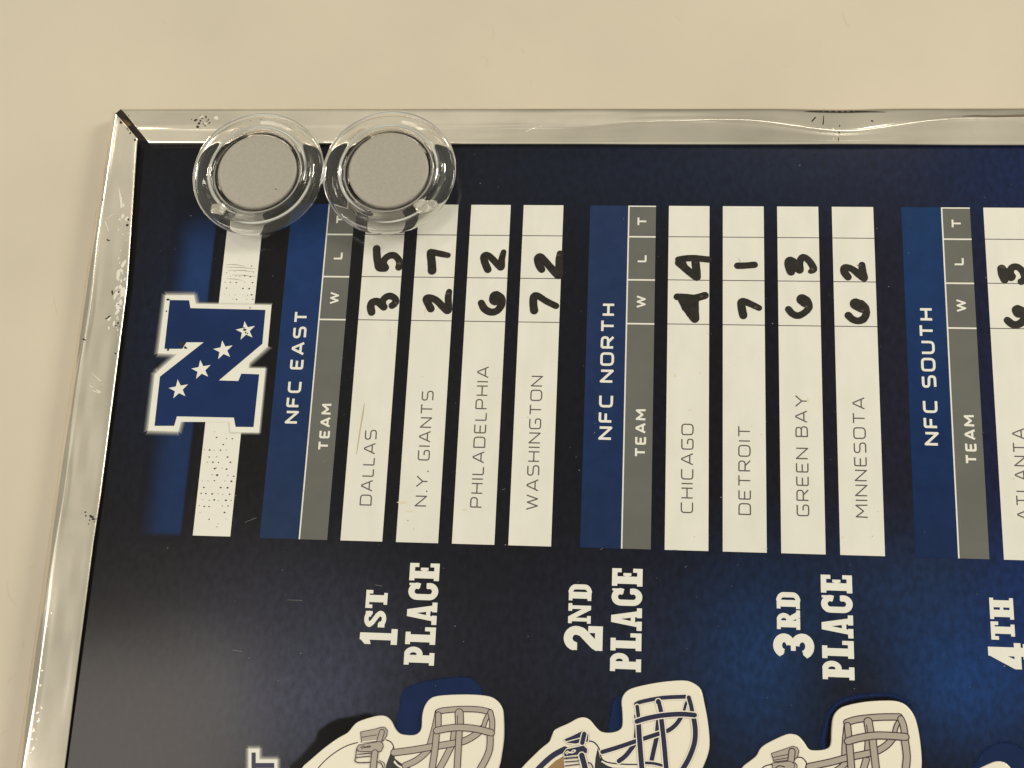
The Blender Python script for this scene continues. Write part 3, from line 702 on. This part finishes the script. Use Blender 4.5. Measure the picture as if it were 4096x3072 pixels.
# mitre: left rail ends on the corner diagonal, the top rail starts after a gap
cu0 = at(451, 440, 0)[0]
topL = at(482, 440, .5)[0]; topI = at(600, 562, 1.2)[0]
along_t = [topL + d for d in [0, .4, .9, 1.6, 2.6, 4]] + list(np.arange(topL + 5, 262, 1.0))
def mit_t(t): return max(0, min(1, t)) * (topI - topL)
# left rail: along decreasing v
lv0 = at(451, 440, 0)[1]; lv1 = at(550, 556, .9)[1]
along_l = [lv0 - d for d in [0, .4, .9, 1.6, 2.6, 4]] + list(np.arange(lv0 - 5, -112, -1.0))
def mit_l(t): return max(0, min(1, t)) * (lv0 - lv1)
def clampmit(a): return a
top_rail = rail('frame_rail', along_t, lambda s: to_v, lambda s: ti_v, None, True, prof_top, 11, mit_t, 'dented long rail across the far edge of the board')
left_rail = rail('frame_rail', along_l, lo_u, li_u, None, False, prof_left, 51, mit_l, 'scratched rail down the left edge of the board')
# corner bracket seen in the open mitre
c0, c1 = at(468, 450, -.6), at(586, 574, -.6)
flat('edge_shadow_strip', [mp(lambda x, y: at(x, y, .015), [(552, 575), (576, 600), (531, 1152), (475, 1560), (414, 2000), (266, 3090), (240, 3090), (380, 2000), (500, 1100)])], .015, M['gap'], board)  # flat black strip over the print, painting the shadow line along the left rail
flat('corner_bracket', [stroke([c0, c1], 2.6, 'butt')[0]], -.5, M['dark_metal'], board, thick=3.2)
flat('bracket_tongue', [[at(500, 492, -.3), at(520, 488, -.3), at(575, 545, -.3), at(556, 550, -.3)]], -.2, M['bracket'], board, thick=.25)
flat('rust_patch', [closed_smooth([at(475, 470, .1), at(500, 478, .1), at(525, 500, .1), at(505, 505, .1), at(488, 500, .1)], 3)], .05, M['rust'], board)

# marks on the rails, as thin patches on the metal
F1, F2, F3, F4 = crop(0, 384, .46293, 1.45), crop(700, 400, .5425, 1.6), crop(1700, 384, .5425, 1.6), crop(2896, 384, .5425, 1.6)
from mathutils.bvhtree import BVHTree
def bvh(o):
    return BVHTree.FromPolygons([v.co + BB for v in o.data.vertices], [tuple(p.vertices) for p in o.data.polygons])
BV = {top_rail.name: bvh(top_rail), left_rail.name: bvh(left_rail)}
def on_rail(name, polys, railo, m, lift=.02):
    def inside(p):
        for x, y in p:
            h = BV[railo.name].ray_cast(W((x, y, 8)), Vector((0, 0, -1)))
            if h[0] is None or h[0].z < W((0, 0, -.3)).z: return False
        return True
    polys = [p for p in polys if inside(p)]
    v, f = union(polys)
    t = BV[railo.name]; vs = []
    for x, y in v:
        w0 = W((x, y, 8)); h = t.ray_cast(w0, Vector((0, 0, -1)))
        p = (h[0] if h[0] is not None else W((x, y, 1.0)))
        vs.append(p + Vector((0, 0, lift * MM)) - BB)
    return add(name, vs, f, m, railo, kind='stuff')
def blot(cr, x, y, r, k, asp=1.0, rot=None):
    c = cr(x, y); rr = r * k / 17.3; a = random.random() * 3 if rot is None else rot
    return [(c[0] + rr * (math.cos(t) * math.cos(a) * asp - math.sin(t) * math.sin(a)) * random.uniform(.75, 1.15), c[1] + rr * (math.cos(t) * math.sin(a) * asp + math.sin(t) * math.cos(a)) * random.uniform(.75, 1.15)) for t in [i * math.pi / 4.5 for i in range(9)]]
k1 = .46293
dk = [blot(F1, x, y, r, k1, a) for x, y, r, a in [(1690, 208, 12, 1.6), (1722, 240, 12, 1.2), (1732, 215, 10, 1), (1712, 272, 14, 1.2), (1745, 190, 8, 1.4), (1778, 178, 8, 2), (1800, 205, 7, 1.5), (1810, 235, 6, 2.2), (1775, 262, 7, 1.2), (1760, 245, 6, 1.5), (1655, 200, 6, 1), (1728, 170, 6, 1), (1785, 225, 5, 2.5), (1100, 178, 11, 1), (1108, 165, 6, 1)]]
dk += [blot(F2, 545, 132, 6, .5425), blot(F2, 620, 122, 7, .5425, 1.6)]
on_rail('chipped_speck', dk, top_rail, M['scuff'])
on_rail('pale_chip', [blot(F1, 1740, 180, 16, k1, 1.4), blot(F1, 1780, 235, 18, k1, .9), blot(F1, 1868, 190, 24, k1, .8)], top_rail, M['shine'], .012)
dk2 = [blot(F1, 1000 + i_ * 14 + random.gauss(0, 7), 140 + i_ * 13 + random.gauss(0, 7), random.uniform(3, 9), k1, random.uniform(1, 2.2)) for i_ in range(20)]
on_rail('joint_grime', dk2, top_rail, M['scuff'])
ss = stroke(smooth_pts(mp(F4, [(600, 103), (700, 99), (880, 99), (1040, 102), (1200, 109)]), 4), [.12, .2, .35, .5, .62, .66, .68, .7, .74, .7, .66, .55, .45, .38, .3, .2, .08], 'round')
ss += stroke(mp(F4, [(650, 182), (675, 150)]), .35) + stroke(mp(F4, [(738, 135), (732, 200), (712, 262)]), [.16, .3, .15]) + stroke(mp(F4, [(853, 215), (850, 270), (843, 335)]), [.3, .28, .12])
ss += [blot(F4, 1093, 180, 7, .5425, 1.6)]
on_rail('dark_dent_mark', ss, top_rail, M['scuff'])
on_rail('grey_scrape', stroke(mp(F4, [(1760, 148), (1850, 145), (2000, 150), (2240, 143)]), [.2, .6, .7, .8], 'round'), top_rail, M['softscuff'])
on_rail('highlight_and_scrape', stroke(mp(F3, [(740, 262), (800, 240), (860, 228)]), [.1, .3, .1]) + stroke(mp(F4, [(805, 240), (810, 320)]), [.35, .15]), top_rail, M['shine'], .014)  # first stroke paints a soft highlight on the rail, second is a scrape
# grime along the outer edge
L1 = F1; L5 = crop(0, 1100, .5425, 1.5)
dl = [blot(L1, x, y, r, k1, a) for x, y, r, a in [(1095, 1110, 13, 1), (1104, 1060, 9, 1.3), (900, 905, 9, 1.6), (935, 1250, 7, 2), (950, 1252, 6, 1.2), (1148, 340, 12, 1.8), (1160, 372, 12, .8), (1050, 235, 14, 1.2)]]
dl += [blot(F1, 995 + i_ * 11 + random.gauss(0, 7), 150 + i_ * 13 + random.gauss(0, 7), random.uniform(3, 10), k1, random.uniform(1, 2.2)) for i_ in range(16)]
dl += [blot(L5, x, y, r, .5425, a) for x, y, r, a in [(827, 130, 7, 3), (872, 122, 7, 1.5), (790, 318, 6, 3), (805, 305, 6, 2.5), (865, 350, 7, 1.5), (850, 370, 5, 2), (875, 372, 5, 1.2), (845, 572, 6, 1.3), (870, 215, 4, 2), (880, 250, 4, 1.6), (625, 480, 6, 3)]]
B5 = crop(0, 1900, .5425, 1.5)
for _ in range(14):
    dl.append(blot(lambda x, y: at(x, y, 1.4), 366 + random.gauss(0, 9), 2073 + random.gauss(0, 12), random.uniform(2.2, 4.5), 1, random.uniform(.8, 1.8)))
on_rail('dark_speck', dl, left_rail, M['scuff'])
sh = []
for i in range(80):
    y = random.choice([random.uniform(790, 1330), random.gauss(1120, 60), random.gauss(1200, 90)])
    xi = np.interp(y, [790, 1150, 1330], [492, 482, 470])
    sh.append(blot(lambda x, y_: at(x, y_, 1.4), xi + random.gauss(0, 13), y, random.choice([1.2, 1.8, 2.5, 4.5, 7]) * random.uniform(.7, 1.2), 1, random.uniform(.8, 3), 1.45 + random.gauss(0, .25)))
for _ in range(16):
    y = random.uniform(2430, 3060); xi = np.interp(y, [2430, 3060], [205, 118])
    sh.append(blot(lambda x, y_: at(x, y_, 1.5), xi + abs(random.gauss(0, 12)), y, random.uniform(1.5, 4.5), 1, random.uniform(.7, 2.5)))
sh += stroke(mp(L5, [(678, 725), (740, 780)]), [.05, .18]) + stroke(mp(L5, [(660, 815), (738, 862)]), [.08, .25]) + stroke(mp(L5, [(690, 855), (735, 870)]), .15) + stroke(mp(L1, [(915, 1090), (942, 1170)]), .16) + stroke(mp(L1, [(925, 1070), (985, 1020)]), .1) + stroke(mp(L1, [(1028, 790), (1045, 900), (1048, 960)]), [.08, .5, .4])
on_rail('bright_scratch', sh, left_rail, M['shine'], .012)

# ---------------------------------------------------------------- round clear magnets
def lathe(prof, n=96):
    vs = [(r * math.cos(2 * math.pi * j / n), r * math.sin(2 * math.pi * j / n), z) for r, z in prof for j in range(n)]
    fs = []
    for i in range(len(prof) - 1):
        for j in range(n):
            a, b_ = i * n + j, i * n + (j + 1) % n
            fs.append((a, a + n, b_ + n, b_))
    fs.append(tuple(range(n)))
    m_ = (len(prof) - 1) * n
    fs.append(tuple(range(m_, m_ + n))[::-1])
    return vs, fs
def round_magnet(px, py, nubs, label, specks, first=None):
    zc = 3.3
    c = at(px, py, zc)
    base = W((c[0], c[1], 0.06))
    base_z = 2.0 if False else 0
    o = empty('round_magnet', base, label=label, category='magnet', group='clear round magnets on the board')
    # z in mm above the print; the cap straddles the rail, so it is carried on its stem
    prof = [(7.5, .9), (11.0, .9), (11.5, 1.1), (11.7, 1.5), (11.9, 2.2), (12.6, 2.55), (14.2, 2.6), (15.3, 2.75), (15.85, 3.0), (16.0, 3.35), (15.9, 3.7), (15.5, 4.0), (14.8, 4.15), (13.9, 4.15), (13.2, 4.0), (12.7, 3.75), (12.3, 3.7), (11.9, 3.9), (11.6, 4.4), (11.35, 4.75), (11.05, 4.9), (10.7, 4.8), (10.4, 4.5), (10.2, 4.0), (10.1, 3.5), (9.95, 3.3), (7.5, 3.3)]
    if first is None:
        v, f = lathe(prof)
        cap = add('clear_cap', [Vector(p) * MM for p in v], f, M['clear'], o, smooth=True)
        dp_ = [(9.2, 3.36), (9.5, 3.45), (9.55, 4.2), (9.4, 4.45), (9.0, 4.58), (6, 4.62), (.5, 4.62)]
        v, f = lathe(dp_, 72)
        ds = add('magnet_disc', [Vector(p) * MM for p in v], f, M['disc'], o, smooth=True)
        ft = lathe([(11.2, -.02), (11.4, .1), (11.4, .84), (11.2, .88), (9.6, .88), (9.6, -.02)], 72)
        v, f = ft
        f = f[:-2]
        n = 72
        f += [((5 * n + j), j, (j + 1) % n, 5 * n + (j + 1) % n) for j in range(n)]
        add('foot_ring', [Vector(p) * MM for p in v], [q[::-1] for q in f], M['clear'], o, smooth=True)
    else:
        for ch in first.children:
            if ch.name.split('.')[0] in ('clear_cap', 'magnet_disc', 'foot_ring'):
                cc = ch.copy(); col.objects.link(cc); cc.parent = o
        cc.rotation_euler.z = .7
    for nx, ny, r in nubs:
        q = at(nx, ny, zc + 1.0)
        bm = bmesh.new()
        bmesh.ops.create_icosphere(bm, subdivisions=3, radius=1)
        for v_ in bm.verts:
            d = v_.co
            s = 1 + .16 * math.sin(5 * d.x + nx) * math.cos(4 * d.y + ny) + .1 * math.sin(9 * d.z)
            v_.co = Vector((d.x * r * s * 1.15, d.y * r * s * .85, d.z * r * .55 * s)) * MM
            v_.co += Vector(((q[0] - c[0]), (q[1] - c[1]), zc + 1.2)) * MM
        me = bpy.data.meshes.new('plastic_nub'); bm.to_mesh(me); bm.free()
        me.materials.append(M['frost'])
        for p in me.polygons: p.use_smooth = True
        nb = bpy.data.objects.new('plastic_nub', me); col.objects.link(nb); nb.parent = o
    sp_ = []
    for sx, sy, r in specks:
        q = at(sx, sy, 4.7); sp_.append([(x * MM, y * MM) for x, y in disc(q[0] - c[0], q[1] - c[1], r, 6, 1.6, .5)])
    if sp_:
        vv, ff = [], []
        for pl in sp_:
            k = len(vv); vv += [(x, y, 4.64 * MM) for x, y in pl]; ff.append(tuple(range(k, k + len(pl))))
        add('dirt_speck', vv, ff, M['scuff'], o, kind='stuff')
    return o
fr = bpy.data.materials.new('frosted_plastic'); fr.use_nodes = True
b = fr.node_tree.nodes['Principled BSDF']
b.inputs['Base Color'].default_value = (0.9, 0.87, 0.8, 1); b.inputs['Roughness'].default_value = 0.22
b.inputs['Transmission Weight'].default_value = .75; b.inputs['IOR'].default_value = 1.4
M['frost'] = fr
m1 = round_magnet(1040, 705, [(882, 848, 1.6)], 'clear plastic round magnet nearer the frame corner, over the white stripe of the emblem', [(1108, 767, .13), (1114, 769, .08)])
m2 = round_magnet(1561, 700, [(1700, 838, 1.9), (1735, 828, 1.1)], 'clear plastic round magnet over the top of the DALLAS row', [(1625, 640, .07), (1530, 760, .06)], m1)
for o_, dz in ((m1, 0), (m2, 0)):
    o_.location.z += 1.55 * MM
    o_.location.x -= 0; 

# ---------------------------------------------------------------- helmet magnets
ZS = 1.15
def magnet_slab(name, outline, base, m, parent, z1=ZS, rim=.38):
    """a thick vinyl die-cut with a rounded edge"""
    n = len(outline)
    a = sum(outline[i][0] * outline[(i + 1) % n][1] - outline[(i + 1) % n][0] * outline[i][1] for i in range(n))
    if a < 0: outline = outline[::-1]
    nrm = []
    for i in range(n):
        p, q, r = Vector(outline[i - 1]), Vector(outline[i]), Vector(outline[(i + 1) % n])
        d = (r - p).normalized(); nrm.append(Vector((-d.y, d.x)))
    rings = [(0, .14), (0, z1 - .34), (.05, z1 - .18), (.14, z1 - .07), (.26, z1 - .015), (rim, z1)]
    vs, fs = [], []
    for off, z in rings:
        for q, nn in zip(outline, nrm):
            vs.append(W((q[0] + nn.x * off, q[1] + nn.y * off, z)) - base)
    for k in range(len(rings) - 1):
        for i in range(n):
            j = (i + 1) % n
            fs.append((k * n + i, k * n + j, (k + 1) * n + j, (k + 1) * n + i))
    k = (len(rings) - 1) * n
    o = add(name, vs, fs, m, parent, smooth=True)
    bm = bmesh.new(); bm.from_mesh(o.data); bm.verts.ensure_lookup_table()
    fc = bm.faces.new([bm.verts[k + i] for i in range(n)]); fc.smooth = False
    bmesh.ops.triangulate(bm, faces=[fc])
    bm.to_mesh(o.data); bm.free()
    return o
def helmet(cr_off, s, outline, art, label, style):
    cz = crop(cr_off[0], cr_off[1], s, ZS)
    ol = mp(cz, outline)
    cx = sum(p[0] for p in ol) / len(ol); cy = sum(p[1] for p in ol) / len(ol)
    base = W((cx, cy, .13))
    o = empty('helmet_magnet', base, label=label, category='magnet', group='helmet shaped magnets in a row')
    BASE[o.name] = base
    magnet_slab('vinyl_cutout', closed_smooth(ol, 3), base, M['sticker'], o)
    k = s / 17.3
    z = ZS + .012
    for kind, pts, w in art:
        q = mp(cz, pts)
        if kind == 'bar':                # an outlined bar of the face mask
            q = smooth_pts(q, 4)
            bar = flat('mask_bar', stroke(q, w * k), z + .004, style['bar'], o)
            bo = flat('bar_outline', stroke(q, (w + style['ow'] * 2) * k), z, style['line'], bar)
        elif kind == 'line': flat('contour_line', stroke(smooth_pts(q, 4), w * k), z, M['outline'] if style['bar'] != M['bar_navy'] else M['bar_navy'], o)
        elif kind == 'white': flat('highlight_line', stroke(smooth_pts(q, 4), w * k), z, M['sticker'], o)
        else:
            if w:
                pl = flat('helmet_patch', [q], z + .004, M[kind] if kind in M else style[kind], o)
                flat('patch_outline', stroke(q + [q[0]], w * k), z, style['line'], pl)
            else: flat('helmet_patch', [q], z, M[kind] if kind in M else style[kind], o)
        z += .009
    return o
GREY = dict(bar=M['bar_grey'], line=M['outline'], ow=7, plate=M['bar_grey'])
NAVY = dict(bar=M['bar_navy'], line=M['sticker'], ow=8, plate=M['bar_navy'])
ol1 = [(235, 933), (300, 870), (440, 750), (560, 665), (640, 620), (690, 560), (740, 520), (860, 480), (940, 468), (990, 480), (1030, 520), (1060, 580), (1100, 625), (1160, 640), (1230, 640), (1275, 615), (1295, 570), (1300, 470), (1320, 390), (1360, 330), (1420, 298), (1560, 284), (1760, 283), (1900, 300), (1970, 340), (2010, 400), (2023, 470), (2026, 650), (2008, 800), (1980, 933), (1900, 1120), (1760, 1330), (1500, 1480), (1000, 1540), (500, 1450), (200, 1250), (170, 1080)]
art1 = [('shell_dark', [(1045, 745), (1015, 820), (985, 900), (970, 1010), (1300, 1010), (1180, 933), (1100, 880), (1062, 850)], 0),
        ('line', [(360, 960), (440, 870), (540, 790), (640, 735), (730, 708)], 9),
        ('white', [(1062, 880), (1110, 920), (1200, 950)], 22), ('line', [(1056, 850), (1100, 905), (1200, 938)], 9),
        ('line', [(985, 684), (1030, 708), (1052, 760), (1050, 850)], 9),
        ('bar', [(1366, 735), (1402, 610), (1428, 500), (1438, 440)], 34),
        ('bar', [(1150, 912), (1240, 872), (1320, 812), (1372, 752)], 40),
        ('bar', [(1450, 950), (1505, 850), (1555, 750)], 42), ('bar', [(1572, 700), (1582, 620)], 34),
        ('bar', [(1052, 797), (1200, 778), (1400, 745), (1600, 712), (1690, 688), (1780, 635), (1830, 585)], 44),
        ('bar', [(1446, 440), (1480, 426), (1640, 412), (1800, 416), (1900, 438)], 36),
        ('bar', [(1845, 570), (1868, 500), (1895, 455)], 26), ('bar', [(1905, 440), (1922, 520), (1920, 600)], 34),
        ('bar', [(1446, 462), (1446, 560)], 38), ('bar', [(1630, 446), (1634, 560)], 58), ('line', [(1616, 470), (1616, 540)], 6),
        ('bar', [(1428, 640), (1418, 750), (1390, 950)], 42), ('bar', [(1630, 620), (1612, 950)], 42), ('bar', [(1905, 640), (1900, 760), (1868, 850), (1812, 950)], 42),
        ('bar', [(1430, 603), (1520, 584), (1640, 575), (1780, 588), (1915, 622)], 44),
        ('plate', [(762, 617), (880, 594), (945, 575), (975, 580), (992, 605), (985, 650), (955, 692), (770, 700)], 12),
        ('line', [(770, 662), (830, 652), (900, 640)], 6), ('white', [(778, 702), (900, 690)], 8), ('bar', [(948, 615), (925, 690)], 34),
        ('plate', [(745, 732), (930, 703), (952, 720), (955, 745), (935, 785), (745, 785), (728, 760)], 12),
        ('line', [(760, 752), (785, 738), (800, 748), (840, 738), (845, 748), (800, 752), (770, 760)], 7),
        ('line', [(735, 812), (880, 800)], 8), ('line', [(722, 840), (850, 828)], 8), ('line', [(708, 872), (745, 886), (850, 882)], 8), ('line', [(722, 770), (716, 830), (708, 872)], 8),
        ('line', [(912, 880), (945, 900), (962, 950)], 8), ('line', [(925, 868), (965, 890), (978, 950)], 6),
        ('bar', [(886, 800), (878, 860), (870, 950)], 42)]
helmet((1100, 2650), .45208, ol1, art1, 'white helmet magnet with pale grey face mask below the 1ST PLACE lettering', GREY)
ol2 = [(190, 933), (320, 800), (380, 745), (435, 700), (460, 640), (490, 590), (600, 540), (690, 492), (750, 485), (800, 510), (850, 570), (900, 612), (980, 620), (1050, 600), (1082, 555), (1082, 440), (1075, 340), (1100, 275), (1160, 230), (1280, 198), (1440, 170), (1620, 157), (1710, 180), (1780, 240), (1810, 360), (1840, 520), (1856, 690), (1845, 800), (1795, 933), (1700, 1150), (1550, 1330), (1300, 1450), (900, 1500), (450, 1420), (150, 1250), (100, 1070)]
art2 = [('shell_dark', [(865, 755), (845, 840), (832, 1000), (1150, 1000), (1000, 935), (920, 875), (885, 840)], 0),
        ('tan', [(400, 960), (430, 925), (490, 870), (562, 828), (575, 1000), (400, 1000)], 0),
        ('bar', [(330, 950), (400, 880), (480, 815), (575, 765)], 44),
        ('line', [(780, 692), (835, 708), (878, 765), (900, 850), (960, 885), (1100, 900), (1210, 902)], 10),
        ('white', [(905, 878), (980, 915), (1100, 922)], 14), ('line', [(905, 888), (985, 932), (1100, 940)], 6),
        ('bar', [(1052, 872), (1115, 822), (1185, 730)], 36), ('bar', [(1196, 660), (1204, 560), (1200, 470)], 24),
        ('bar', [(1342, 862), (1362, 770), (1385, 670)], 36), ('bar', [(1388, 605), (1396, 520)], 30),
        ('bar', [(905, 792), (1050, 748), (1200, 697), (1420, 625), (1500, 595), (1560, 545), (1605, 480)], 34),
        ('bar', [(1202, 368), (1260, 345), (1440, 312), (1640, 303)], 32), ('bar', [(1630, 420), (1645, 365), (1668, 325)], 22), ('bar', [(1670, 310), (1690, 380), (1702, 445)], 34),
        ('bar', [(1214, 390), (1226, 490)], 30), ('bar', [(1400, 345), (1424, 440)], 40), ('white', [(1386, 370), (1402, 440)], 7),
        ('bar', [(1276, 888), (1360, 893), (1450, 915)], 22),
        ('bar', [(1226, 545), (1236, 700), (1256, 950)], 40), ('bar', [(1426, 490), (1450, 700), (1472, 950)], 38), ('bar', [(1712, 480), (1728, 600), (1718, 720), (1670, 850), (1612, 950)], 40),
        ('bar', [(1210, 522), (1300, 494), (1440, 468), (1600, 457), (1722, 466)], 38),
        ('plate', [(568, 680), (650, 645), (730, 605), (765, 612), (782, 640), (778, 700), (700, 722), (600, 712)], 14),
        ('white', [(588, 702), (710, 668)], 7), ('white', [(590, 742), (720, 712)], 8), ('bar', [(746, 632), (728, 712)], 36),
        ('plate', [(588, 768), (740, 735), (772, 765), (770, 800), (700, 815), (570, 832), (566, 800)], 12),
        ('white', [(580, 800), (600, 785), (618, 800), (650, 775), (668, 782), (640, 800), (612, 795), (590, 810)], 8),
        ('line', [(572, 850), (700, 838)], 10), ('line', [(575, 880), (700, 870)], 8), ('line', [(575, 915), (700, 900)], 8), ('line', [(765, 885), (805, 895), (828, 950)], 9),
        ('bar', [(724, 822), (740, 880), (758, 950)], 44)]
helmet((2000, 2650), .45208, ol2, art2, 'white helmet magnet with navy blue face mask and tan patch below the 2ND PLACE lettering', NAVY)
ol3 = [(125, 688), (180, 640), (232, 598), (255, 555), (278, 528), (330, 495), (450, 440), (510, 437), (550, 455), (590, 500), (620, 545), (660, 557), (740, 550), (783, 515), (790, 400), (802, 310), (840, 255), (900, 225), (1040, 197), (1200, 188), (1290, 197), (1350, 230), (1402, 300), (1432, 400), (1452, 540), (1457, 688), (1420, 850), (1300, 1030), (1050, 1130), (700, 1180), (350, 1120), (120, 980), (60, 820)]
art3 = [('line', [(260, 700), (300, 672), (350, 660)], 8),
        ('line', [(520, 612), (565, 610), (600, 645), (614, 700)], 8), ('shell_dark', [(600, 650), (590, 690), (585, 760), (720, 760), (640, 700)], 0),
        ('bar', [(882, 605), (886, 500), (898, 380)], 26), ('bar', [(800, 720), (850, 690), (890, 655)], 30),
        ('bar', [(1020, 710), (1045, 625)], 34), ('bar', [(1052, 590), (1058, 490)], 30),
        ('bar', [(622, 678), (780, 645), (900, 613), (1060, 580), (1130, 560), (1200, 515), (1238, 470)], 34),
        ('bar', [(900, 352), (980, 328), (1140, 312), (1290, 310)], 34), ('bar', [(1255, 420), (1270, 370), (1292, 338)], 20), ('bar', [(1300, 325), (1318, 370), (1328, 430)], 34),
        ('bar', [(906, 374), (914, 460)], 34), ('bar', [(1058, 345), (1072, 430)], 46), ('line', [(1046, 370), (1056, 425)], 6),
        ('bar', [(920, 510), (936, 710)], 36), ('bar', [(1090, 470), (1118, 710)], 38), ('bar', [(1328, 475), (1344, 600), (1334, 710)], 38),
        ('bar', [(908, 490), (1000, 464), (1140, 447), (1335, 458)], 38),
        ('plate', [(346, 582), (430, 555), (500, 530), (530, 538), (543, 562), (535, 600), (515, 622), (365, 640)], 10),
        ('line', [(355, 610), (465, 588)], 5), ('line', [(365, 630), (470, 612)], 5), ('bar', [(495, 566), (488, 630)], 34),
        ('plate', [(350, 655), (480, 640), (512, 660), (505, 720), (360, 720)], 9), ('line', [(370, 690), (400, 672), (440, 680)], 7), ('line', [(515, 650), (530, 665), (530, 700)], 6)]
helmet((2900, 2700), .54069, ol3, art3, 'white helmet magnet with mid grey face mask below the 3RD PLACE lettering', GREY)
helmet((2900 + 1540 * .54069, 2700 + 203 * .54069), .54069, ol3, art3[:4] + art3[-6:], 'helmet magnet mostly cut off at the bottom right corner, below the 4TH lettering', GREY)
